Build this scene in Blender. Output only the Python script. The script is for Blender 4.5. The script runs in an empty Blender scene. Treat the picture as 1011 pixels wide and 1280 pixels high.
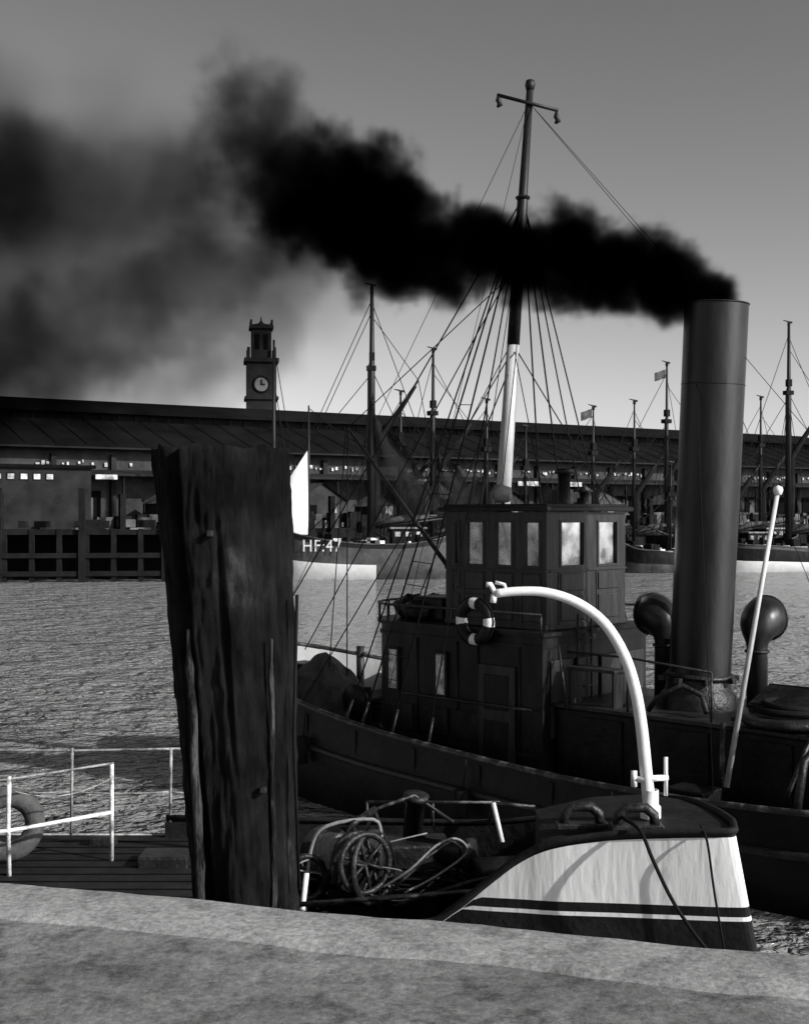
import bpy, math, random
from mathutils import Vector, Matrix, noise as mnoise
random.seed(7)
R=random.uniform
scene=bpy.context.scene
COL=scene.collection
# ---------------------------------------------------------------- helpers
def mat(name,c,rough=.6,var=.35,scale=3.0,bump=.3,stretch=(1,1,1),metal=0.0,c2=None,thr=(.3,.7),bscale=None,spec=.5,coord='Object',bd=.03):
    m=bpy.data.materials.new(name); m.use_nodes=True
    nt=m.node_tree; N=nt.nodes; L=nt.links
    b=N['Principled BSDF']; b.inputs['Roughness'].default_value=rough; b.inputs['Metallic'].default_value=metal
    b.inputs['Specular IOR Level'].default_value=spec
    tc=N.new('ShaderNodeTexCoord'); mp=N.new('ShaderNodeMapping'); mp.inputs['Scale'].default_value=stretch
    L.new(tc.outputs[coord],mp.inputs[0])
    n=N.new('ShaderNodeTexNoise'); n.inputs['Scale'].default_value=scale; n.inputs['Detail'].default_value=10; n.inputs['Roughness'].default_value=.68
    L.new(mp.outputs[0],n.inputs['Vector'])
    r=N.new('ShaderNodeValToRGB'); lo=c*(1-var); hi=c2 if c2 is not None else c*(1+var)
    r.color_ramp.elements[0].color=(lo,lo,lo,1); r.color_ramp.elements[1].color=(hi,hi,hi,1)
    r.color_ramp.elements[0].position=thr[0]; r.color_ramp.elements[1].position=thr[1]
    L.new(n.outputs[0],r.inputs[0]); L.new(r.outputs[0],b.inputs['Base Color'])
    if bump:
        n2=N.new('ShaderNodeTexNoise'); n2.inputs['Scale'].default_value=bscale or scale*4; n2.inputs['Detail'].default_value=6
        L.new(mp.outputs[0],n2.inputs['Vector'])
        bp=N.new('ShaderNodeBump'); bp.inputs['Strength'].default_value=bump; bp.inputs['Distance'].default_value=bd
        L.new(n2.outputs[0],bp.inputs['Height']); L.new(bp.outputs[0],b.inputs['Normal'])
    return m
def granite(name,lo,hi,spot):
    """coarse worn stone: broad stains, fine grain and dark pits"""
    m=bpy.data.materials.new(name);m.use_nodes=True
    nt=m.node_tree;N=nt.nodes;L=nt.links;b=N['Principled BSDF'];b.inputs['Roughness'].default_value=.92;b.inputs['Specular IOR Level'].default_value=.15
    tc=N.new('ShaderNodeTexCoord')
    def nz(s,d,r=.6):
        n=N.new('ShaderNodeTexNoise');n.inputs['Scale'].default_value=s;n.inputs['Detail'].default_value=d;n.inputs['Roughness'].default_value=r
        L.new(tc.outputs['Object'],n.inputs['Vector']);return n.outputs[0]
    a=nz(1.3,6,.7);g=nz(38,4,.7);p=nz(6.5,7,.75)
    def mr(x,i0,i1,o0,o1):
        q=N.new('ShaderNodeMapRange');q.inputs[1].default_value=i0;q.inputs[2].default_value=i1;q.inputs[3].default_value=o0;q.inputs[4].default_value=o1
        L.new(x,q.inputs[0]);return q.outputs[0]
    def mu(x,y):
        q=N.new('ShaderNodeMath');q.operation='MULTIPLY';L.new(x,q.inputs[0]);L.new(y,q.inputs[1]);return q.outputs[0]
    c=mu(mu(mr(a,.32,.68,lo,hi),mr(g,.3,.7,.6,1.35)),mr(p,.36,.52,spot,1.0))
    cc=N.new('ShaderNodeCombineColor')
    for i in range(3): L.new(c,cc.inputs[i])
    L.new(cc.outputs[0],b.inputs['Base Color'])
    b1_=N.new('ShaderNodeBump');b1_.inputs['Strength'].default_value=.8;b1_.inputs['Distance'].default_value=.012;L.new(p,b1_.inputs['Height'])
    b2_=N.new('ShaderNodeBump');b2_.inputs['Strength'].default_value=.6;b2_.inputs['Distance'].default_value=.003;L.new(g,b2_.inputs['Height']);L.new(b1_.outputs[0],b2_.inputs['Normal'])
    L.new(b2_.outputs[0],b.inputs['Normal'])
    return m
def empty(name,loc=(0,0,0),rz=0):
    e=bpy.data.objects.new(name,None); e.location=loc; e.rotation_euler=(0,0,rz); e.empty_display_size=.5
    COL.objects.link(e); return e
def MI(p):
    return (Matrix.Translation(p.location)@Matrix.Rotation(p.rotation_euler[2],4,'Z')).inverted()
def obj(name,vs,fs,m,parent=None,smooth=False,W=False,mi=None):
    vs=[Vector(v) for v in vs]
    if W and parent: 
        I=MI(parent); vs=[I@v for v in vs]
    me=bpy.data.meshes.new(name); me.from_pydata([tuple(v) for v in vs],[],fs); me.validate(); me.update()
    for mm in (m if isinstance(m,(list,tuple)) else [m]): me.materials.append(mm)
    if mi:
        for p,i in zip(me.polygons,mi): p.material_index=i
    if smooth:
        for p in me.polygons: p.use_smooth=True
    o=bpy.data.objects.new(name,me); COL.objects.link(o)
    if parent: o.parent=parent
    return o
def bev(o,w=.02,s=2):
    b=o.modifiers.new('b','BEVEL'); b.width=w; b.segments=s; b.limit_method='ANGLE'; return o
def boxgeo(c,s,rz=0,rx=0,ry=0):
    M=Matrix.Translation(c)@Matrix.Rotation(rz,4,'Z')@Matrix.Rotation(ry,4,'Y')@Matrix.Rotation(rx,4,'X')
    v=[M@Vector((x*s[0]/2,y*s[1]/2,z*s[2]/2)) for x in(-1,1) for y in(-1,1) for z in(-1,1)]
    f=[(0,1,3,2),(4,6,7,5),(0,4,5,1),(2,3,7,6),(0,2,6,4),(1,5,7,3)]
    return v,f
def boxes(name,lst,m,parent=None,b=0,W=False):
    V=[];F=[]
    for it in lst:
        v,f=boxgeo(*it); k=len(V); V+=v; F+=[tuple(i+k for i in q) for q in f]
    o=obj(name,V,F,m,parent,W=W)
    if b: bev(o,b)
    return o
def tubegeo(pts,rad,n=8,cap=True):
    pts=[Vector(p) for p in pts]
    if not isinstance(rad,(list,tuple)): rad=[rad]*len(pts)
    V=[];F=[]; up=None
    for i,p in enumerate(pts):
        if i==0: t=pts[1]-p
        elif i==len(pts)-1: t=p-pts[i-1]
        else: t=(pts[i+1]-p).normalized()+(p-pts[i-1]).normalized()
        t.normalize()
        if up is None:
            up=Vector((0,0,1)) if abs(t.z)<.9 else Vector((1,0,0))
        a=(up-t*up.dot(t)).normalized(); up=a; b=t.cross(a)
        for j in range(n):
            th=2*math.pi*j/n; V.append(p+(a*math.cos(th)+b*math.sin(th))*rad[i])
    for i in range(len(pts)-1):
        for j in range(n):
            F.append((i*n+j,i*n+(j+1)%n,(i+1)*n+(j+1)%n,(i+1)*n+j))
    if cap: F.append(tuple(range(n-1,-1,-1))); F.append(tuple((len(pts)-1)*n+j for j in range(n)))
    return V,F
def tube(name,pts,rad,m,parent=None,n=10,W=False,cap=True,smooth=True):
    v,f=tubegeo(pts,rad,n,cap); return obj(name,v,f,m,parent,smooth,W)
def tubes(name,lst,m,parent=None,n=6,W=False):
    V=[];F=[]
    for pts,r in lst:
        v,f=tubegeo(pts,r,n); k=len(V); V+=v; F+=[tuple(i+k for i in q) for q in f]
    return obj(name,V,F,m,parent,True,W)
def lathe(name,prof,c,m,parent=None,n=32,axis=None,W=False,smooth=True):
    q=Vector(axis if axis else (0,0,1)).to_track_quat('Z','Y').to_matrix().to_4x4()
    M=Matrix.Translation(c)@q; V=[];F=[]
    for r,z in prof:
        for j in range(n):
            t=2*math.pi*j/n; V.append(M@Vector((r*math.cos(t),r*math.sin(t),z)))
    for i in range(len(prof)-1):
        for j in range(n): F.append((i*n+j,i*n+(j+1)%n,(i+1)*n+(j+1)%n,(i+1)*n+j))
    return obj(name,V,F,m,parent,smooth,W)
def torus(name,c,R_,r,axis,m,parent=None,n=32,k=10,W=False,mi=None):
    pr=[(R_+r*math.cos(2*math.pi*i/k),r*math.sin(2*math.pi*i/k)) for i in range(k+1)]
    return lathe(name,pr,c,m,parent,n,axis,W)
def sag(a,b,s,n=10):
    a=Vector(a);b=Vector(b); return [a.lerp(b,i/n)-Vector((0,0,s*4*(i/n)*(1-i/n))) for i in range(n+1)]
def interp(x,xs,ys):
    if x<=xs[0]: return ys[0]
    if x>=xs[-1]: return ys[-1]
    for i in range(len(xs)-1):
        if x<=xs[i+1]:
            t=(x-xs[i])/(xs[i+1]-xs[i])
            y0=ys[max(i-1,0)];y1=ys[i];y2=ys[i+1];y3=ys[min(i+2,len(ys)-1)]
            x0=xs[max(i-1,0)];x3=xs[min(i+2,len(xs)-1)];h=xs[i+1]-xs[i]
            m1=(y2-y0)/(xs[i+1]-x0)*h; m2=(y3-y1)/(x3-xs[i])*h
            return (2*t**3-3*t*t+1)*y1+(t**3-2*t*t+t)*m1+(-2*t**3+3*t*t)*y2+(t**3-t*t)*m2
# ---------------------------------------------------------------- materials
blackp=mat('black_hull_paint',.006,.5,.6,2.2,.3,c2=.018,thr=(.45,.85),spec=.2)
tugdk=mat('dark_house_paint',.007,.45,.5,3,.35,c2=.024,thr=(.45,.8),stretch=(1,1,.4),spec=.18)
wood=mat('dark_varnished_wood',.012,.4,.6,2,.35,c2=.04,stretch=(6,6,.5),spec=.25)
funm=mat('funnel_paint',.006,.38,.6,1.6,.22,c2=.026,stretch=(1.4,1.4,.35),thr=(.38,.8),spec=.35)
white=mat('white_paint',.72,.5,.12,3,.15,c2=.8)
whiteh=mat('stained_white_paint',.46,.5,.3,1.3,.25,c2=.86,thr=(.27,.42),stretch=(2.5,2.5,.6))
greyp=mat('grey_paint',.14,.55,.5,3,.2,c2=.28)
iron=mat('iron',.008,.42,.5,5,.5,c2=.03,metal=.1,spec=.3)
rope=mat('rope',.008,.8,.4,8,.2,spec=.1)
ropel=mat('pale_rope',.2,.8,.3,20,.3)
darkdeck=mat('dark_deck',.007,.75,.4,3,.4,c2=.02,spec=.15)
canvas=mat('tarpaulin',.03,.8,.4,2,.6,c2=.1,spec=.2)
sailm=mat('white_sail_cloth',.72,.8,.15,1,.2)
stone=granite('quay_concrete',.10,.24,.45)
cope=granite('granite_coping',.18,.34,.6)
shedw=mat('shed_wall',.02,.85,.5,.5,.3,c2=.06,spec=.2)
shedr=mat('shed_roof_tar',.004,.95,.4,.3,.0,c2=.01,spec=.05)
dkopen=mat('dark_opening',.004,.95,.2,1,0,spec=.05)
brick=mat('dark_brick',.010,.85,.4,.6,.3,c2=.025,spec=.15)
crate=mat('crate_wood',.035,.85,.5,.6,.3,c2=.12,spec=.2)
winl=mat('pale_panes',.2,.35,.6,.9,0,c2=.65,thr=(.4,.6))
timber=mat('tarred_timber',.005,.9,.5,1,.4,c2=.014,spec=.15)
land=mat('land_ground',.05,.9,.4,.05,.2)
mast_dk=mat('mast_varnish_dark',.008,.5,.4,3,.1,spec=.3)
mast_w=mat('mast_white_paint',.36,.5,.4,2,.1,c2=.62,stretch=(1,1,.3))
glass=bpy.data.materials.new('window_glass'); glass.use_nodes=True
nt=glass.node_tree; nt.nodes.remove(nt.nodes['Principled BSDF'])
tr=nt.nodes.new('ShaderNodeBsdfTransparent'); tr.inputs[0].default_value=(.8,.8,.8,1)
gl=nt.nodes.new('ShaderNodeBsdfGlossy'); gl.inputs['Roughness'].default_value=.12; gl.inputs[0].default_value=(.9,.9,.9,1)
mx=nt.nodes.new('ShaderNodeMixShader'); fr=nt.nodes.new('ShaderNodeTexNoise'); fr.inputs['Scale'].default_value=2.8;fr.inputs['Detail'].default_value=6
mr=nt.nodes.new('ShaderNodeMapRange'); mr.inputs[1].default_value=.38; mr.inputs[2].default_value=.62; mr.inputs[3].default_value=.15; mr.inputs[4].default_value=.85
tcg=nt.nodes.new('ShaderNodeTexCoord');nt.links.new(tcg.outputs['Object'],fr.inputs['Vector'])
nt.links.new(fr.outputs[0],mr.inputs[0]); nt.links.new(mr.outputs[0],mx.inputs[0])
nt.links.new(tr.outputs[0],mx.inputs[1]); nt.links.new(gl.outputs[0],mx.inputs[2]); nt.links.new(mx.outputs[0],nt.nodes['Material Output'].inputs[0])
net=bpy.data.materials.new('fishing_net'); net.use_nodes=True
nt=net.node_tree; b=nt.nodes['Principled BSDF']; b.inputs['Base Color'].default_value=(.012,.012,.012,1); b.inputs['Roughness'].default_value=.9
b.inputs['Specular IOR Level'].default_value=.1
n=nt.nodes.new('ShaderNodeTexNoise'); n.inputs['Scale'].default_value=.6; n.inputs['Detail'].default_value=8
mr=nt.nodes.new('ShaderNodeMapRange'); mr.inputs[1].default_value=.35; mr.inputs[2].default_value=.6; mr.inputs[3].default_value=.35; mr.inputs[4].default_value=.95
nt.links.new(n.outputs[0],mr.inputs[0]); nt.links.new(mr.outputs[0],b.inputs['Alpha'])
def pile_mat():
    m=bpy.data.materials.new('weathered_pile_timber'); m.use_nodes=True
    nt=m.node_tree;N=nt.nodes;L=nt.links;b=N['Principled BSDF'];b.inputs['Roughness'].default_value=.85
    b.inputs['Specular IOR Level'].default_value=.12
    tc=N.new('ShaderNodeTexCoord'); mp=N.new('ShaderNodeMapping'); mp.inputs['Scale'].default_value=(4,4,1.3)
    L.new(tc.outputs['Object'],mp.inputs[0])
    n=N.new('ShaderNodeTexNoise'); n.inputs['Scale'].default_value=2.8;n.inputs['Detail'].default_value=15;n.inputs['Roughness'].default_value=.82
    L.new(mp.outputs[0],n.inputs['Vector'])
    n3=N.new('ShaderNodeTexNoise'); n3.inputs['Scale'].default_value=2.6;n3.inputs['Detail'].default_value=8
    L.new(tc.outputs['Object'],n3.inputs['Vector'])
    r=N.new('ShaderNodeValToRGB'); e=r.color_ramp.elements
    e[0].position=.44;e[0].color=(.002,.002,.002,1);e[1].position=.76;e[1].color=(.14,.14,.14,1)
    k=e.new(.58);k.color=(.018,.018,.018,1)
    mxx=N.new('ShaderNodeMath');mxx.operation='MULTIPLY_ADD';mxx.inputs[1].default_value=.55
    L.new(n3.outputs[0],mxx.inputs[0]); 
    h=N.new('ShaderNodeMath');h.operation='MULTIPLY';h.inputs[1].default_value=.5;L.new(n.outputs[0],h.inputs[0]);L.new(h.outputs[0],mxx.inputs[2])
    L.new(mxx.outputs[0],r.inputs[0]);L.new(r.outputs[0],b.inputs['Base Color'])
    bp=N.new('ShaderNodeBump');bp.inputs['Strength'].default_value=1;bp.inputs['Distance'].default_value=.06
    L.new(n.outputs[0],bp.inputs['Height']);L.new(bp.outputs[0],b.inputs['Normal'])
    return m
pilem=pile_mat()
wm=bpy.data.materials.new('harbour_water'); wm.use_nodes=True
nt=wm.node_tree;N=nt.nodes;L=nt.links;b=N['Principled BSDF']
b.inputs['Base Color'].default_value=(.27,.27,.27,1);b.inputs['Roughness'].default_value=.1;b.inputs['IOR'].default_value=1.33
b.inputs['Specular IOR Level'].default_value=1.0
tc=N.new('ShaderNodeTexCoord');mp=N.new('ShaderNodeMapping');mp.inputs['Scale'].default_value=(.8,1.0,1);mp.inputs['Rotation'].default_value=(0,0,.5)
L.new(tc.outputs['Object'],mp.inputs[0])
prev=None
for sc,dist,st in ((.22,1.6,1),(.8,1.0,1),(2.4,.40,1),(6.5,.12,1)):
    n=N.new('ShaderNodeTexNoise');n.inputs['Scale'].default_value=sc;n.inputs['Detail'].default_value=3;n.inputs['Distortion'].default_value=1.0
    L.new(mp.outputs[0],n.inputs['Vector'])
    bp=N.new('ShaderNodeBump');bp.inputs['Strength'].default_value=st;bp.inputs['Distance'].default_value=dist
    L.new(n.outputs[0],bp.inputs['Height'])
    if prev: L.new(prev.outputs[0],bp.inputs['Normal'])
    prev=bp
L.new(prev.outputs[0],b.inputs['Normal'])
# ---------------------------------------------------------------- water, land
obj('harbour_water',[(-900,-60,0),(900,-60,0),(900,900,0),(-900,900,0)],[(0,1,2,3)],wm)
qa=math.atan2(.557,.83)
fq=empty('far_quay',(-28.4,97.4,0),qa)
obj('quay_deck',[(-300,0,3.6),(300,0,3.6),(300,30,3.6),(-300,30,3.6)],[(0,1,2,3)],mat('far_quay_paving',.08,.9,.3,.5,.2),fq)
obj('quay_wall',[(-300,0,-1),(300,0,-1),(300,0,3.6),(-300,0,3.6)],[(0,1,2,3)],timber,fq)
boxes('fender_piles',[((x,-.2,1.6+(.0 if i%3 else 1.1)),(.45,.45,5.2+(.0 if i%3 else 2.2))) for i,x in enumerate([-60+3.2*k for k in range(60)])],timber,fq)
boxes('wale',[((0,-.25,2.9),(300,.3,.5)),((0,-.25,1.2),(300,.3,.35))],timber,fq)
ld=empty('land_ground',(-28.4,97.4,0),qa)
obj('ground_sheet',[(-3000,29.9,3.55),(3000,29.9,3.55),(3000,6000,3.55),(-3000,6000,3.55)],[(0,1,2,3)],land,ld)
# ---------------------------------------------------------------- warehouse
sh=empty('warehouse',(-32.9,104,3.6),qa)
X0,X1=-60,117
H=6.9; RZ=11.5
V=[(X0,0,0),(X1,0,0),(X1,0,H),(X0,0,H),(X0,24,0),(X1,24,0),(X1,24,H),(X0,24,H),(X0,12,RZ-.4),(X1,12,RZ-.4)]
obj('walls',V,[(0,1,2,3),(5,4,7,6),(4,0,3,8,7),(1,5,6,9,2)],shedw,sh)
def prism(name,prof,x0,x1,m,par):
    n=len(prof);V=[(x0,y,z) for y,z in prof]+[(x1,y,z) for y,z in prof]
    F=[(i,(i+1)%n,n+(i+1)%n,n+i) for i in range(n)]+[tuple(range(n-1,-1,-1)),tuple(range(n,2*n))]
    return obj(name,V,F,m,par)
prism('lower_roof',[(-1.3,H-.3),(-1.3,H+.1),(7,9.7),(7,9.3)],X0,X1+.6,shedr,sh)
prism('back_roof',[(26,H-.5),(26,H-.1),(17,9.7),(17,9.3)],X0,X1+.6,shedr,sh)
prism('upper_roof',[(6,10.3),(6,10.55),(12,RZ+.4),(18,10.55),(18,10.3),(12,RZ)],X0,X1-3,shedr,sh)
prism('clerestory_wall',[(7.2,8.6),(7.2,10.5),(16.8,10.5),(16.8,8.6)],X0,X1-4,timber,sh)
boxes('roof_standing_seams',[((x,2.85,8.42),(.05,8.6,.05),0,math.atan2(2.8,8.3)) for x in [X0+2+2.6*i for i in range(66)]],shedr,sh)
boxes('eave_gutter',[(((X0+X1)/2,-1.42,H-.12),(X1-X0,.14,.14))],brick,sh)
boxes('clerestory_mullions',[((x,7.13,10.0),(.2,.1,.6)) for x in [X0+1+1.6*i for i in range(108)]],brick,sh)
cols=[X0+2+5.2*i for i in range(34)]
boxes('pilasters',[((x,-.2,H/2-.3),(.45,.4,H-.6)) for x in cols],brick,sh)
boxes('canopy_posts',[((x,-2.6,2.2),(.18,.18,4.4)) for x in cols],timber,sh)
prism('loading_canopy',[(-3.0,4.4),(-3.0,4.6),(-.05,5.0),(-.05,4.8)],X0,X1,brick,sh)
boxes('doors',[((x+2.6,-.06,1.6),(3.1,.12,3.2)) for x in cols if R(0,1)<.8],dkopen,sh)
boxes('wooden_door_leaves',[((x+1.2+R(0,2.6),-.14,1.5),(R(.5,1.1),.08,R(1.4,2.8))) for x in cols if R(0,1)<.5],crate,sh)  # door leaves in crate wood, paler than the doors
pl=[];x=X0+1
while x<X1-1:
    if R(0,1)<.25+.45*(mnoise.noise(Vector((x*.12,0,0)))+.5): pl.append(((x,-.14,5.55+R(-.14,.14)),(R(.1,.34),.1,R(.1,.38))))
    x+=R(.3,.6)
boxes('transom_panes',pl,winl,sh)
boxes('sign_boards',[((R(0,105),-3.06,4.3),(R(.8,2.5),.06,R(.2,.5))) for _ in range(14)],winl,sh)
boxes('gable_end',[((X1+3,12,3.4),(6,20,6.8)),((X1+3,12,7.0),(6.6,20.6,.4)),((X1+2,12,8),(3.6,12,1.6))],brick,sh)
# ---------------------------------------------------------------- clock tower
Y=150; k=Y/1600
ct=empty('clock_tower',((326-505)*k,Y,3.5),.15)
def zz(py): return 5+(640-py)*k-3.5
zt=zz(452)
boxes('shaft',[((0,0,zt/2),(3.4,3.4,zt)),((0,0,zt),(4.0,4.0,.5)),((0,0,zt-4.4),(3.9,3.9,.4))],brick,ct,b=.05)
boxes('belfry',[((0,0,zt+2.0),(2.3,2.3,3.6)),((0,0,zt+3.9),(2.8,2.8,.4))]+[((sx*1.5,sy*1.5,zt+.8),(.35,.35,1.4)) for sx in(-1,1) for sy in(-1,1)],brick,ct,b=.04)
boxes('belfry_openings',[((sx*.5,-1.17,zt+2.2),(.5,.06,1.8)) for sx in(-1,1)],dkopen,ct)
lathe('cupola',[(1.2,zt+4.1),(1.1,zt+4.3),(.5,zt+4.4),(.2,zt+4.6),(.1,zt+4.8),(.05,zt+5.2),(.01,zt+5.3)],(0,0,0),brick,ct,12)
boxes('parapet_pinnacles',[((sx*1.2,sy*1.2,zt+4.4),(.25,.25,.7)) for sx in(-1,1) for sy in(-1,1)],brick,ct)
lathe('clock_face',[(.0,.0),(.8,.0),(.85,-.05)],(0,-1.72,zz(482)),mat('clock_dial',.16,.5,.4,1,0),ct,28,axis=(0,-1,0),smooth=False)
torus('clock_rim',(0,-1.74,zz(482)),.92,.12,(0,1,0),timber,ct)
boxes('clock_hands',[((.0,-1.8,zz(482)+.24),(.12,.05,.6)),((.2,-1.8,zz(482)),(.4,.05,.13))],timber,ct)
# ---------------------------------------------------------------- huts and clutter on quay
def hut(x,y,w,d,h,rh,m=shedw):
    e=empty('quay_hut',tuple((Matrix.Translation(fq.location)@Matrix.Rotation(qa,4,'Z'))@Vector((x,y,3.62))),qa)
    V=[(-w/2,-d/2,0),(w/2,-d/2,0),(w/2,d/2,0),(-w/2,d/2,0),(-w/2,-d/2,h),(w/2,-d/2,h),(w/2,d/2,h),(-w/2,d/2,h),(0,-d/2,h+rh),(0,d/2,h+rh)]
    obj('walls',V,[(0,1,5,8,4),(2,3,7,9,6),(1,2,6,5),(3,0,4,7)],m,e)
    o=.25
    obj('roof',[(-w/2-o,-d/2-o,h-.12),(0,-d/2-o,h+rh+.08),(w/2+o,-d/2-o,h-.12),(-w/2-o,d/2+o,h-.12),(0,d/2+o,h+rh+.08),(w/2+o,d/2+o,h-.12)],[(0,1,4,3),(1,2,5,4)],crate if R(0,1)<.6 else shedr,e)
    boxes('door_and_windows',[((-w*.2,-d/2-.03,1),(.9,.06,2))],dkopen,e)
    boxes('panes',[((w*.22,-d/2-.03,1.5),(.8,.06,.8))],winl,e)
for a in [(13,3.5,3.5,3,2.2,1),(20,4.5,4,3,2.6,1.5,crate),(27,4,5,3,2.4,1.5),(33,3,3,2.5,2,.8),(40,4,4,3,2.8,1.4,crate),(48,4,4.5,3,2.4,1.3),(60,3.5,6,3,2.5,1.2,crate),(72,4,4,3,2.3,1),(-18,4,5,3,2.1,.7),(-6,5,3,3,2.3,1.1)]: hut(*a)
cr=empty('cargo_stacks',tuple(fq.location),qa)
boxes('crates',[((R(5,105),R(.8,2.6),3.6+.5),(R(.6,1.6),R(.6,1.2),R(.6,1.8)),R(-.3,.3)) for _ in range(120)],crate,cr)
boxes('dark_crates',[((R(5,105),R(.5,2.0),3.6+.5),(R(.6,1.6),R(.6,1.2),R(.6,1.9)),R(-.3,.3)) for _ in range(100)],timber,cr)
boxes('pale_crates',[((R(5,105),R(.6,2),3.6+.3),(R(.2,1.0),R(.3,1),R(.2,.8)),R(-.3,.3)) for _ in range(60)],greyp,cr)
jt=empty('timber_jetty',(-26,93,0),.12)
boxes('deck',[((0,0,3.55),(30,4,.35))],timber,jt)
boxes('piles',[((x,-1.9,1.3),(.35,.35,5)) for x in [-14+1.9*i for i in range(16)]]+[((-3.0,-2.1,3.2),(.5,.5,7)),((2.8,-2.1,3.2),(.45,.45,7)),((8.6,-2.1,2.6),(.4,.4,6))],timber,jt)
boxes('braces',[((0,-2.1,1.9),(30,.2,.35)),((0,-2.1,.6),(30,.2,.35))],timber,jt)
boxes('back_boarding',[((0,1.5,1.6),(30,.2,3.6))],dkopen,jt)
boxes('pale_planks',[((6+R(-8,3),-1.2,3.8),(R(.6,2),.3,.14)) for _ in range(3)],greyp,jt)
boxes('jetty_gear',[((R(-12,12),R(-1.4,1),3.75+.35),(R(.4,1.6),R(.4,1),R(.4,1.2))) for _ in range(22)],timber,jt)
of=empty('harbour_office',(-28.2,97,3.62),qa)
boxes('walls',[((0,3,2.4),(10,4,4.8))],brick,of)
boxes('roof',[((0,3,4.9),(10.6,4.6,.25))],shedr,of)
boxes('window_panes',[((-2.3+1.0*i,.97,4.1),(.5,.06,.4)) for i in range(5)],winl,of)
boxes('window_frames',[((-2.3+1.0*i,.99,4.1),(.68,.05,.58)) for i in range(5)],timber,of)
# ---------------------------------------------------------------- fishing boats
def hullmesh(name,xs,bs,zs,levels,mats,par,nst=28,thick=.07,drop=.6,deckmat=None,inner=None):
    st=[xs[0]+(xs[-1]-xs[0])*i/nst for i in range(nst+1)]
    V=[];F=[];mi=[];nl=len(levels)
    for s in st:
        b=max(.02,interp(s,xs,bs));z=interp(s,xs,zs)
        for side in(-1,1):
            for (lz,fb,_) in levels:
                V.append((s,side*b*fb,z*lz if lz>=0 else lz))
    for i in range(nst):
        for sd in(0,1):
            for j in range(nl-1):
                a=i*2*nl+sd*nl+j; c=(i+1)*2*nl+sd*nl+j
                F.append((a,c,c+1,a+1) if sd==0 else (a,a+1,c+1,c)); mi.append(levels[j][2])
    for e,fl in((0,0),(nst,1)):
        for j in range(nl-1):
            a=e*2*nl+j;F.append((a,a+nl,a+nl+1,a+1) if fl else (a,a+1,a+nl+1,a+nl));mi.append(levels[j][2])
    ho=obj(name,V,F,mats,par,True,mi=mi)
    V=[];F=[];mi=[]
    for s in st:
        b=max(.02,interp(s,xs,bs)-thick);z=interp(s,xs,zs)
        V+=[(s,-b,z),(s,-b,z-drop),(s,b,z-drop),(s,b,z)]
    for i in range(nst):
        a=i*4;c=a+4
        F+=[(a,a+1,c+1,c),(a+1,a+2,c+2,c+1),(a+2,a+3,c+3,c+2)];mi+=[0,1,2]
    obj(name+'_deck_and_inner_bulwark',V,F,[inner[0] if inner else mats[0],deckmat or darkdeck,inner[1] if inner else mats[0]],par,False,mi=mi)
    return st
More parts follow.
